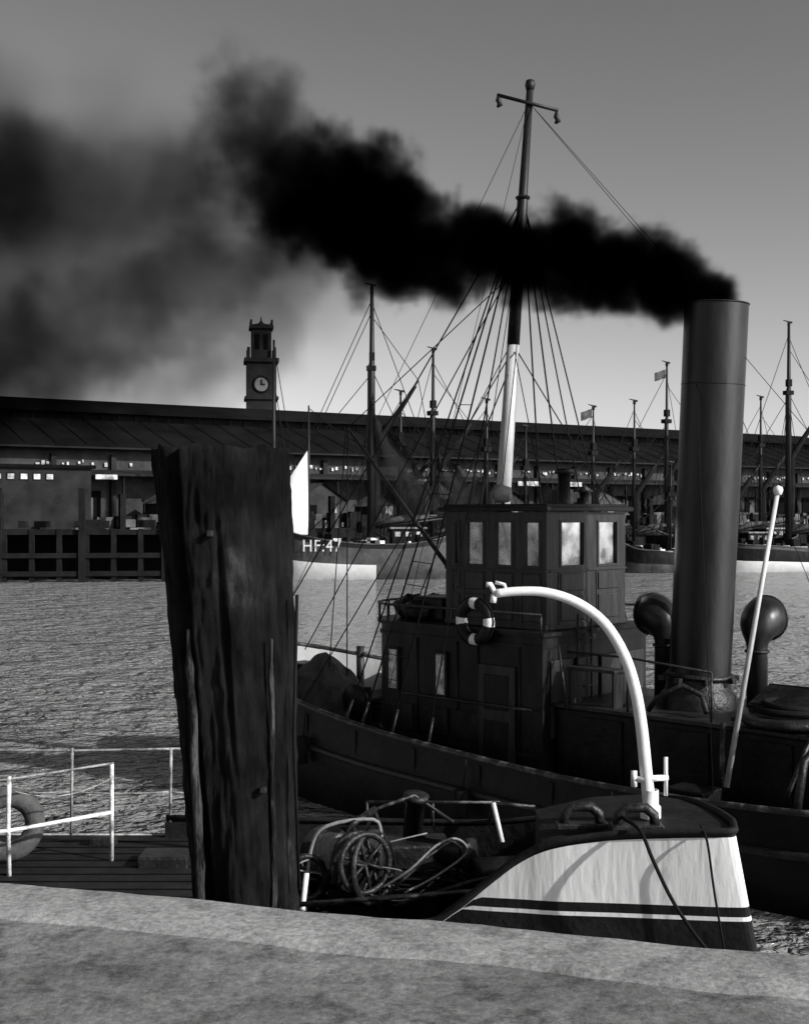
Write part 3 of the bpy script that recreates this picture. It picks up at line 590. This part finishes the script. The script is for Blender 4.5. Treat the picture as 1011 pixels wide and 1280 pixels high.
# ---------------------------------------------------------------- workboat alongside quay
wb=empty('moored_workboat',(0,12,0),0)
near=[(-2.6,12.0,1.32),(-1,11.6,1.3),(.1,11.3,1.36),(.42,11.2,1.52),(.75,11.08,1.82),(1.0,11.0,2.03),(1.26,10.9,2.17),(1.7,10.78,2.27),(2.2,10.63,2.33),(2.55,10.53,2.36),(2.7,10.52,2.37),(2.74,10.65,2.37)]
far=[(-2.6,14.0,1.65),(-1,13.85,1.66),(.1,13.7,1.68),(.8,13.5,1.72),(1.4,13.25,1.82),(1.8,13.0,1.95),(2.15,12.7,2.1),(2.4,12.4,2.22),(2.6,12.0,2.3),(2.7,11.6,2.34),(2.76,11.2,2.36),(2.78,10.85,2.37)]
def resamp(P,n=44):
    ts=list(range(len(P)));o=[]
    for i in range(n+1):
        t=i/n*(len(P)-1); o.append(Vector((interp(t,ts,[p[0] for p in P]),interp(t,ts,[p[1] for p in P]),interp(t,ts,[p[2] for p in P]))))
    return o
ring=resamp(near)+list(reversed(resamp(far)))
V=[];F=[];mi=[]
for p in ring:
    top=p.z
    hs=[top,top-.04]
    for s in (2.05,1.70,1.62,1.585,1.54,1.0,.4,-.5): hs.append(min(s+(.05*(p.x-1.5) if s<2 and s>1.2 else 0),top-.045-.001*(2.1-s)))
    for h in hs:
        d=(top-h)
        k=.16/.88*d if p.x>2.2 else (.16/.88*d*max(0,(p.x-1.0)/1.2))
        V.append((p.x+k,p.y-(.03*d if p.y<12 else -.03*d),h))
nl=10;n=len(ring)
for i in range(n-1):
    for j in range(nl-1):
        a=i*nl+j;F.append((a,a+1,a+nl+1,a+nl)); 
        m_={0:1,3:1,5:1,6:1,7:1,8:1}.get(j,0)
        if i>=44: m_=1
        mi.append(m_)
obj('hull',V,F,[whiteh,darkdeck],wb,False,W=True,mi=mi)
tube('gunwale_cap',[p+Vector((0,0,.01)) for p in ring],.03,darkdeck,wb,8,W=True)
V=[];F=[]
nr=resamp(near);fr_=resamp(far);N_=len(nr)
for a,b_ in zip(nr,fr_):
    d=(b_-a).normalized()*.1
    V+=[a+d,Vector((a.x+d.x,a.y+d.y,1.02)),Vector((b_.x-d.x,b_.y-d.y,1.02)),b_-d]
for i in range(N_-1):
    q=i*4
    F+=[(q,q+4,q+5,q+1),(q+1,q+5,q+6,q+2),(q+2,q+6,q+7,q+3)]
obj('inner_bulwark_and_deck',V,F,darkdeck,wb,W=True)
idx=[i for i in range(N_) if nr[i].x>1.15]
poly=[nr[i]+Vector((0,.05,-.01)) for i in idx]
fp=[Vector((1.25,12.25,2.15)),Vector((1.8,12.35,2.25)),Vector((2.3,12.25,2.3)),Vector((2.55,11.9,2.33)),Vector((2.7,11.4,2.35))]
P2=poly+list(reversed(fp))
k=len(P2)
V=[p for p in P2]+[p-Vector((0,0,1.1)) for p in P2]
F=[tuple(range(k))]+[(i,(i+1)%k,k+(i+1)%k,k+i) for i in range(k)]
obj('raised_end_deck',V,F,darkdeck,wb,W=True)
dv=[(2.17,11.3,2.3),(2.13,11.3,2.7),(2.09,11.3,3.1),(2.03,11.3,3.45),(1.93,11.3,3.75),(1.76,11.3,4.02),(1.52,11.3,4.2),(1.25,11.3,4.29),(1.0,11.3,4.3),(.8,11.3,4.28)]
dv=resamp(dv,36)
tube('davit',dv,[.058-.02*i/36 for i in range(37)],white,wb,16,W=True)
lathe('davit_socket',[(.09,0),(.09,.1),(.07,.12),(.07,.25)],(2.17,11.3,2.3),white,wb,20,W=True)
tubes('davit_clamp',[([(2.0,11.28,2.64),(2.32,11.28,2.66)],.028),([(2.3,11.28,2.5),(2.3,11.28,2.84)],.018),([(2.02,11.28,2.58),(2.02,11.28,2.72)],.028)],white,wb,8,W=True)
tubes('davit_head',[([(.8,11.3,4.28),(.76,11.3,4.36),(.72,11.3,4.36)],.024),([(.79,11.3,4.27),(.78,11.3,4.2)],.028),([(.9,11.3,4.3),(.88,11.3,4.36),(.8,11.3,4.38)],.016)],white,wb,8,W=True)
def fair(x,y,z):
    tube('fairlead',[(x-.16,y,z),(x-.15,y,z+.1),(x-.08,y,z+.16),(x+.08,y,z+.16),(x+.15,y,z+.1),(x+.16,y,z)],.045,iron,wb,10,W=True)
    boxes('fairlead_base',[((x,y,z),(.45,.16,.05))],iron,wb,b=.01,W=True)
fair(1.55,11.2,2.26);fair(1.98,10.95,2.31)
tube('mooring_rope',resamp([(1.85,10.9,2.4),(1.95,10.6,2.36),(2.03,10.46,2.15),(2.2,10.42,1.8),(2.45,10.38,1.45),(2.7,10.3,1.2)],20),.016,rope,wb,8,W=True)
tube('mooring_rope_aft',resamp([(2.45,10.6,2.4),(2.47,10.45,2.3),(2.52,10.42,1.9),(2.62,10.4,1.3)],12),.01,rope,wb,6,W=True)
def spoked(name,c,R_,axis,m):
    torus(name,c,R_,.03,axis,m,wb,28,8,W=True)
    A=Vector(axis).normalized();u=A.orthogonal().normalized();v=A.cross(u);c=Vector(c)
    tubes(name+'_spokes',[([c,c+(u*math.cos(t)+v*math.sin(t))*R_],.018) for t in [i*math.pi/3 for i in range(6)]],m,wb,6,W=True)
ax=(.5,-.75,.1); axn=Vector(ax).normalized()
dc=Vector((-.62,12.5,1.62))
lathe('winch_drum',[(0,-.33),(.1,-.33),(.29,-.32),(.3,-.29),(.18,-.27),(.18,.27),(.3,.29),(.29,.32),(.1,.33),(.08,.42),(0,.42)],dc,iron,wb,28,axis=ax,W=True)
qm=axn.to_track_quat('Z','Y').to_matrix()
tube('rope_on_winch',[dc+qm@Vector((.21*math.cos(i*.5),.21*math.sin(i*.5),-.24+.48*i/140)) for i in range(141)],.022,ropel,wb,6,W=True)
spoked('winch_gear_wheel',dc+axn*.45,.27,ax,iron); spoked('winch_hand_wheel',(-.3,12.25,1.6),.33,(.8,-.5,.1),iron)
spoked('winch_pinion',(-.95,12.25,1.5),.2,(.3,-.9,.1),iron)
tubes('winch_frame',[([(-.95,12.3,1.05),(-.5,12.3,2.0),(-.2,12.3,1.05)],.045),([(-.7,12.9,1.05),(-.3,12.9,2.0),(.0,12.9,1.05)],.045),([(-.5,12.3,2.0),(-.3,12.9,2.0)],.035)],iron,wb,8,W=True)
tube('winch_lever',resamp([(-.95,12.2,1.2),(-.9,12.3,1.75),(-.75,12.3,1.98),(-.3,12.4,2.02),(-.22,12.4,1.85)],16),.018,ropel,wb,8,W=True)
lathe('engine_cylinder',[(0,-.3),(.14,-.3),(.14,.3),(.17,.3),(.17,.36),(0,.36)],(.35,13.0,1.55),iron,wb,24,axis=(.9,-.4,.0),W=True)
lathe('engine_cylinder_upper',[(0,-.2),(.1,-.2),(.1,.2),(.13,.2),(.13,.25),(0,.25)],(.1,13.2,1.85),iron,wb,24,axis=(.1,-.2,1),W=True)
boxes('engine_block',[((.0,13.1,1.35),(.9,.5,.6),.1),((-1.3,13.1,1.3),(.8,.6,.5),-.2),((.95,12.6,1.3),(.5,.5,.5),.2)],iron,wb,b=.03,W=True)
tubes('deck_pipes',[([(-.2,12.1,1.35),(.2,12.2,1.7),(.45,12.3,1.85),(.55,12.4,1.75),(.5,12.5,1.4)],.018),([(-.1,12.0,1.3),(.6,12.1,1.5),(1.0,12.2,1.55)],.022),([(-.3,12.9,2.0),(.1,13.1,2.1),(.5,13.2,1.8)],.02)],railm,wb,8,W=True)
tube('pale_hose',resamp([(-.25,12.2,1.4),(.05,12.1,1.62),(.3,12.2,1.82),(.5,12.3,1.86),(.6,12.4,1.7),(.3,12.3,1.5),(0,12.1,1.4)],30),.012,ropel,wb,6,W=True)
tubes('handrail',[([(.88,13.4,1.7),(.92,13.3,1.98),(1.35,13.25,1.95)],.016),([(-.4,13.7,1.9),(1.0,13.4,1.96)],.015),([(-.4,13.7,1.6),(-.4,13.7,1.9)],.015),([(.3,13.6,1.6),(.3,13.55,1.93)],.015)],railm,wb,8,W=True)
tubes('white_stay_posts',[([(-1.0,12.0,.9),(-.92,12.05,1.6)],.025),([(.92,13.28,1.98),(1.0,13.1,1.62)],.025)],white,wb,8,W=True)
tube('long_spar',[(-1.0,11.9,1.35),(1.05,11.75,1.55)],.025,railm,wb,8,W=True)
tube('rope_heap',[Vector((-1.25,12.6,1.4))+Vector((.22*math.cos(i*.5)+.05*math.sin(i*.13),.22*math.sin(i*.5),.003*i+.03*math.sin(i*1.7))) for i in range(90)],.018,rope,wb,6,W=True)
tubes('loose_lines',[(resamp([(R(-1.3,.8),R(12.2,13.4),R(1.15,1.5)) for _ in range(5)],24),.012) for _ in range(9)],rope,wb,6,W=True)
tubes('loose_pale_lines',[(resamp([(R(-1.2,.4),R(12.1,12.9),R(1.2,1.8)) for _ in range(5)],24),.008) for _ in range(4)],ropel,wb,6,W=True)
boxes('junk_boxes',[((R(-1.6,1.0),R(12.4,13.3),1.15+R(0,.15)),(R(.15,.45),R(.15,.4),R(.15,.4)),R(0,1)) for _ in range(14)],tugdk,wb,b=.01,W=True)
# ---------------------------------------------------------------- landing stage
ls=empty('landing_stage',(-5,13,0),0)
boxes('deck',[((-5.4,12.9,1.36),(7.0,2.5,.2))],darkdeck,ls,b=.02,W=True)
boxes('plank_lines',[((-5.4,11.75+.25*i,1.463),(7.0,.02,.008)) for i in range(10)],dkopen,ls,W=True)
boxes('pontoon_hull',[((-5.4,12.9,.5),(6.8,2.3,1.5))],timber,ls,W=True)
rl=mat('rail_paint_worn',.1,.55,.5,6,.3,c2=.4,thr=(.38,.65))
rw=mat('rail_white_worn',.2,.55,.6,5,.3,c2=.75,thr=(.38,.56))
posts=[(-5.4,14),(-3.64,14),(-2.56,14)]
tubes('far_railing',[([(x,y,1.45),(x+.01,y,2.42)],.017) for x,y in posts+[(-7.2,14)]]+[([(-8.8,14,2.42),(-5.4,14,2.40),(-3.6,14,2.39),(-2.0,14,2.42)],.013)]+[(sag((-8.8+a,14,1.94),(-8.8+a+b_,14,1.94),.02,6),.010) for a,b_ in((0,3.4),(3.4,1.76),(5.16,1.08),(6.24,.6))]+[([(-8.8,14,1.48),(-2.0,14,1.47)],.013)],rl,ls,8,W=True)
tubes('near_railing',[([(-3.84,12.45,1.46),(-3.85,12.45,1.95),(-3.84,12.45,2.43)],.022),([(-2.97,13,1.46),(-2.97,13,2.45)],.022),([(-5.5,11.9,1.86),(-3.84,12.45,1.9),(-2.97,13,1.95)],.02)],rw,ls,8,W=True)
tubes('near_top_rail',[([(-5.5,11.9,2.37),(-3.84,12.45,2.40),(-2.95,13.0,2.45)],.012)],rl,ls,8,W=True)
tube('hanging_chain',sag((-3.84,12.45,2.3),(-2.97,13,2.3),.12),.008,rl,ls,5,W=True)
torus('tyre_fender',(-4.0,12.9,1.85),.27,.1,(.35,-1,.15),mat('old_rubber',.03,.8,.3,6,.3,c2=.1),ls,32,12,W=True)
boxes('deck_cleats',[((-3.2,13.6,1.5),(.3,.1,.1)),((-2.4,12.9,1.5),(.5,.4,.14))],iron,ls,b=.02,W=True)
# ---------------------------------------------------------------- mooring pile
mp_e=empty('mooring_pile',(-.85,6.25,0),0)
V=[];F=[];nz=200;na=170
for i in range(nz+1):
    z=-.5+i/nz*(5.31+.5)
    t=(z-3.16)/2.15
    cx_=-.775-.125*t; r=.255+.045*max(-.3,t)
    for j in range(na):
        a=2*math.pi*j/na
        ca,sa=math.cos(a),math.sin(a)
        lob=.035*mnoise.noise(Vector((ca*2.0,sa*2.0,z*.5)))+.016*mnoise.noise(Vector((ca*4,sa*4,z*1.6)))
        da=abs((a-math.radians(232)+math.pi)%(2*math.pi)-math.pi)
        seam=-.07*math.exp(-(da/.10)**2)
        g=mnoise.noise(Vector((ca*5,sa*5,z*.55+4)))
        crack=-.06*max(0,g-.3)*2+.011*mnoise.noise(Vector((ca*10,sa*10,z*4)))+.010*mnoise.noise(Vector((ca*22,sa*22,z*11)))
        rr=r+.005+lob+crack+seam
        top=0
        if i==nz: top=.03*mnoise.noise(Vector((ca*3,sa*3,2)))
        V.append((cx_+rr*ca,6.25+rr*sa,z+top))
for i in range(nz):
    for j in range(na): F.append((i*na+j,i*na+(j+1)%na,(i+1)*na+(j+1)%na,(i+1)*na+j))
F.append(tuple(nz*na+j for j in range(na)))
obj('timber_pile',V,F,pilem,mp_e,True,W=True)
bt=mat('batten_timber',.008,.8,.6,3,.8,c2=.12,stretch=(6,6,1.2),thr=(.45,.78),spec=.15)
def batten(x,y,z0,z1,x1,w):
    n=20;P_=[Vector((x+(x1-x)*i/n+.008*mnoise.noise(Vector((i*.6,x*9,0))),y,z0+(z1-z0)*i/n)) for i in range(n+1)]
    tube('rubbing_batten',P_,[w*(.6+.4*math.sin(min(1,i/3)*1.57))*(1 if i<n-1 else .5)*(1+.4*mnoise.noise(Vector((i*.8,x,3)))) for i in range(n+1)],bt,mp_e,7,W=True)
batten(-.93,6.0,2.6,4.45,-1.01,.022); batten(-.61,6.05,2.4,4.4,-.63,.014)
boxes('iron_bolts',[((-.66,5.99,3.7),(.03,.05,.03)),((-.9,5.94,4.9),(.03,.05,.03))],iron,mp_e,b=.006,W=True)
tube('mooring_rope',[(-.52,6.2,4.6),(-.53,6.15,3.9),(-.5,6.1,3.2)],.008,rope,mp_e,6,W=True)
# ---------------------------------------------------------------- near quay
nq=empty('stone_quay',(0,0,0),0)
def ey(x): return 5.08-.29*x
V=[];F=[];nx=280
for i in range(nx+1):
    x=-14+28*i/nx; e=ey(x)+.03*mnoise.noise(Vector((x*1.5,0,0)))+.014*mnoise.noise(Vector((x*7,0,0)))
    w2=.03*mnoise.noise(Vector((x*2.5,5,0)))+.014*mnoise.noise(Vector((x*11,5,0)))
    V+=[(x,e,-2),(x,e,3.35),(x,e-.015,3.38+.006*mnoise.noise(Vector((x*9,3,0)))),(x,e-.05,3.40+.006*mnoise.noise(Vector((x*3,1,0)))),(x,e-.38+w2,3.40),(x,e-.46+w2,3.378)]
for i in range(nx):
    for j in range(5):
        a=i*6+j;F.append((a,a+6,a+7,a+1))
obj('coping',V,F,cope,nq,True)
obj('quay_paving',[(-14,ey(-14)-.38,3.382),(14,ey(14)-.38,3.382),(14,-30,3.382),(-14,-30,3.382)],[(0,3,2,1)],stone,nq)
# ---------------------------------------------------------------- smoke
def smoke(name,lines,mn,mx,res,amp0,amp1,dens,parent,e=1.3,ns=1.2):
    V=[];Ra=[];De=[]
    for ln in lines:
        for a,b_ in zip(ln[:-1],ln[1:]):
            d=(Vector(a[:3])-Vector(b_[:3])).length;n=max(1,int(d/.1))
            for i in range(n):
                t=i/n;V.append(tuple(a[k]*(1-t)+b_[k]*t for k in range(3)));Ra.append(a[3]*(1-t)+b_[3]*t);De.append(a[4]*(1-t)+b_[4]*t)
        V.append(ln[-1][:3]);Ra.append(ln[-1][3]);De.append(ln[-1][4])
    me=bpy.data.meshes.new(name);me.from_pydata(V,[],[])
    at=me.attributes.new('rad','FLOAT','POINT');at.data.foreach_set('value',Ra)
    at=me.attributes.new('dn','FLOAT','POINT');at.data.foreach_set('value',De)
    o=bpy.data.objects.new(name,me);COL.objects.link(o);o.parent=parent
    vm=bpy.data.materials.new('coal_smoke');vm.use_nodes=True;nt=vm.node_tree
    nt.nodes.remove(nt.nodes['Principled BSDF'])
    pv=nt.nodes.new('ShaderNodeVolumeAbsorption');pv.inputs['Color'].default_value=(0,0,0,1)
    va=nt.nodes.new('ShaderNodeAttribute');va.attribute_name='density'
    ml=nt.nodes.new('ShaderNodeMath');ml.operation='MULTIPLY';ml.inputs[1].default_value=dens
    nt.links.new(va.outputs['Fac'],ml.inputs[0]);nt.links.new(ml.outputs[0],pv.inputs['Density'])
    nt.links.new(pv.outputs[0],nt.nodes['Material Output'].inputs['Volume'])
    me.materials.append(vm)
    g=bpy.data.node_groups.new(name+'_gn','GeometryNodeTree')
    g.interface.new_socket('Geometry',in_out='INPUT',socket_type='NodeSocketGeometry')
    g.interface.new_socket('Geometry',in_out='OUTPUT',socket_type='NodeSocketGeometry')
    N=g.nodes;L=g.links
    gi=N.new('NodeGroupInput');go=N.new('NodeGroupOutput')
    pos=N.new('GeometryNodeInputPosition')
    nz1=N.new('ShaderNodeTexNoise');nz1.inputs['Scale'].default_value=ns*.75;nz1.inputs['Detail'].default_value=4
    L.new(pos.outputs[0],nz1.inputs['Vector'])
    sub=N.new('ShaderNodeVectorMath');sub.operation='SUBTRACT';sub.inputs[1].default_value=(.5,.5,.5);L.new(nz1.outputs['Color'],sub.inputs[0])
    sx=N.new('ShaderNodeSeparateXYZ');L.new(pos.outputs[0],sx.inputs[0])
    mr=N.new('ShaderNodeMapRange');mr.inputs[1].default_value=4.6;mr.inputs[2].default_value=-2;mr.inputs[3].default_value=amp0;mr.inputs[4].default_value=amp1
    L.new(sx.outputs[0],mr.inputs[0])
    sc=N.new('ShaderNodeVectorMath');sc.operation='SCALE';L.new(sub.outputs[0],sc.inputs[0]);L.new(mr.outputs[0],sc.inputs['Scale'])
    ad=N.new('ShaderNodeVectorMath');ad.operation='ADD';L.new(pos.outputs[0],ad.inputs[0]);L.new(sc.outputs[0],ad.inputs[1])
    sn=N.new('GeometryNodeSampleNearest');L.new(gi.outputs[0],sn.inputs[0]);L.new(ad.outputs[0],sn.inputs['Sample Position'])
    def samp(kind,attr=None):
        s=N.new('GeometryNodeSampleIndex');s.data_type=kind;L.new(gi.outputs[0],s.inputs[0]);L.new(sn.outputs[0],s.inputs['Index'])
        if attr:
            na_=N.new('GeometryNodeInputNamedAttribute');na_.data_type='FLOAT';na_.inputs['Name'].default_value=attr;src=na_.outputs[0]
        else: src=N.new('GeometryNodeInputPosition').outputs[0]
        L.new(src,s.inputs['Value']);return s.outputs[0]
    sp=samp('FLOAT_VECTOR');sr=samp('FLOAT','rad');sd=samp('FLOAT','dn')
    di=N.new('ShaderNodeVectorMath');di.operation='DISTANCE';L.new(ad.outputs[0],di.inputs[0]);L.new(sp,di.inputs[1])
    def M(op,a,b_):
        m=N.new('ShaderNodeMath');m.operation=op
        for i,x in enumerate((a,b_)):
            if isinstance(x,(int,float)): m.inputs[i].default_value=x
            else: L.new(x,m.inputs[i])
        return m.outputs[0]
    q=M('DIVIDE',di.outputs['Value'],sr)
    nz2=N.new('ShaderNodeTexNoise');nz2.inputs['Scale'].default_value=ns*1.5;nz2.inputs['Detail'].default_value=7;nz2.inputs['Roughness'].default_value=.6
    L.new(pos.outputs[0],nz2.inputs['Vector'])
    v=M('ADD',M('SUBTRACT',1.0,q),M('MULTIPLY',M('SUBTRACT',nz2.outputs[0],.5),e))
    m2=N.new('ShaderNodeMapRange');m2.interpolation_type='SMOOTHSTEP';m2.inputs[1].default_value=0;m2.inputs[2].default_value=.55;L.new(v,m2.inputs[0])
    dd=M('MULTIPLY',m2.outputs[0],sd)
    vc=N.new('GeometryNodeVolumeCube');L.new(dd,vc.inputs['Density'])
    vc.inputs['Min'].default_value=mn;vc.inputs['Max'].default_value=mx
    for nm,rv_ in zip(('Resolution X','Resolution Y','Resolution Z'),res): vc.inputs[nm].default_value=rv_
    smt=N.new('GeometryNodeSetMaterial');smt.inputs['Material'].default_value=vm
    L.new(vc.outputs[0],smt.inputs[0]);L.new(smt.outputs[0],go.inputs[0])
    md=o.modifiers.new('gn','NODES');md.node_group=g
    return o
sm=empty('smoke_plume',(0,0,0),0)
top=MT@f1
main=[[(top.x,top.y,7.95,.44,1),(4.58,19.2,8.2,.5,1),(4.2,19.3,8.4,.66,1),(3.7,19.5,8.58,.76,1),(3.16,19.7,8.75,.8,1),(2.62,19.9,8.95,.8,1),(1.96,20.1,9.0,.76,1),(1.21,20.3,9.22,.72,.95),(.51,20.5,9.05,.72,.8),(-.13,20.7,9.35,1.0,.75),(-.79,20.9,9.95,1.2,.7),(-1.39,21.2,10.3,1.2,.45),(-2.1,21.5,10.8,1.05,.2),(-2.7,21.6,11.8,1.0,.11)]]
smoke('dense_smoke',main,(-4.3,18.4,7.3),(5.4,22.7,13.2),(120,52,74),.25,1.9,9.0,sm,e=2.0,ns=1.25)
thin=[[(-1.3,21.4,9.6,1.0,.25),(-2.08,21.5,9.5,1.3,.22),(-3.2,22,9.0,1.4,.17),(-4.5,22.3,8.3,1.5,.16),(-5.9,22.6,7.8,1.5,.17),(-7.3,23,7.6,1.5,.2),(-9,23.3,7.4,1.5,.2),(-12,24,7.5,1.8,.15)],
[(-1.6,21.6,9.4,.8,.15),(-2.3,21.8,8.5,.9,.14),(-3.0,22,7.6,.9,.13),(-4.2,22.3,7.1,.9,.11)],
[(-2.2,21.5,10.6,1.0,.16),(-3.8,22,10.6,1.0,.14),(-4.9,22.2,10.6,1.0,.11),(-6,22.5,10.7,1.4,.13),(-7.3,23,10.9,1.6,.18),(-9,23.3,11,1.8,.2),(-12,24,11,2,.15)]]
smoke('thin_smoke',thin,(-12,19,5.4),(0,26,14),(88,38,62),1.5,2.8,4.0,sm,e=1.9,ns=.8)
hz=[[(-2.5,22.5,9.8,2.5,.07),(-5,23,9.6,3.6,.09),(-9,24,9.6,4.4,.10),(-13,25,9.6,4.6,.09)]]
smoke('smoke_haze',hz,(-15,18,4),(1,30,16),(42,30,32),1.5,3.2,3.0,sm,e=1.4,ns=.5)
# ---------------------------------------------------------------- light
S=Vector((.80,-.44,.50)).normalized()
sun=bpy.data.lights.new('sun','SUN');sun.energy=5.0;sun.angle=math.radians(.5);sun.color=(1,.995,.985)
so=bpy.data.objects.new('sun',sun);so.rotation_euler=S.to_track_quat('Z','Y').to_euler();COL.objects.link(so);so.location=(30,-20,30)
w=bpy.data.worlds.new('World');scene.world=w;w.use_nodes=True;nt=w.node_tree
sky=nt.nodes.new('ShaderNodeTexSky');sky.sky_type='NISHITA';sky.sun_disc=False
sky.sun_elevation=math.asin(S.z);sky.sun_rotation=math.atan2(S.x,S.y)
sep=nt.nodes.new('ShaderNodeSeparateColor');nt.links.new(sky.outputs[0],sep.inputs[0])
# black-and-white film behind a yellow/orange filter: mostly the red and green records
m1_=nt.nodes.new('ShaderNodeMath');m1_.operation='MULTIPLY';m1_.inputs[1].default_value=.8;nt.links.new(sep.outputs[0],m1_.inputs[0])
m2_=nt.nodes.new('ShaderNodeMath');m2_.operation='MULTIPLY_ADD';m2_.inputs[1].default_value=.25;nt.links.new(sep.outputs[1],m2_.inputs[0]);nt.links.new(m1_.outputs[0],m2_.inputs[2])
gm=nt.nodes.new('ShaderNodeMath');gm.operation='POWER';gm.inputs[1].default_value=1.4;nt.links.new(m2_.outputs[0],gm.inputs[0])
bg=nt.nodes['Background'];nt.links.new(gm.outputs[0],bg.inputs[0]);bg.inputs[1].default_value=.084
# ---------------------------------------------------------------- camera
cam=bpy.data.cameras.new('camera');co=bpy.data.objects.new('camera',cam);COL.objects.link(co)
cam.sensor_fit='VERTICAL';cam.sensor_height=36;cam.lens=45;cam.clip_end=9000;cam.clip_start=.1
co.location=(0,0,5);co.rotation_euler=(math.radians(90),0,0)
scene.camera=co
scene.view_settings.view_transform='Standard';scene.view_settings.look='None';scene.view_settings.exposure=0
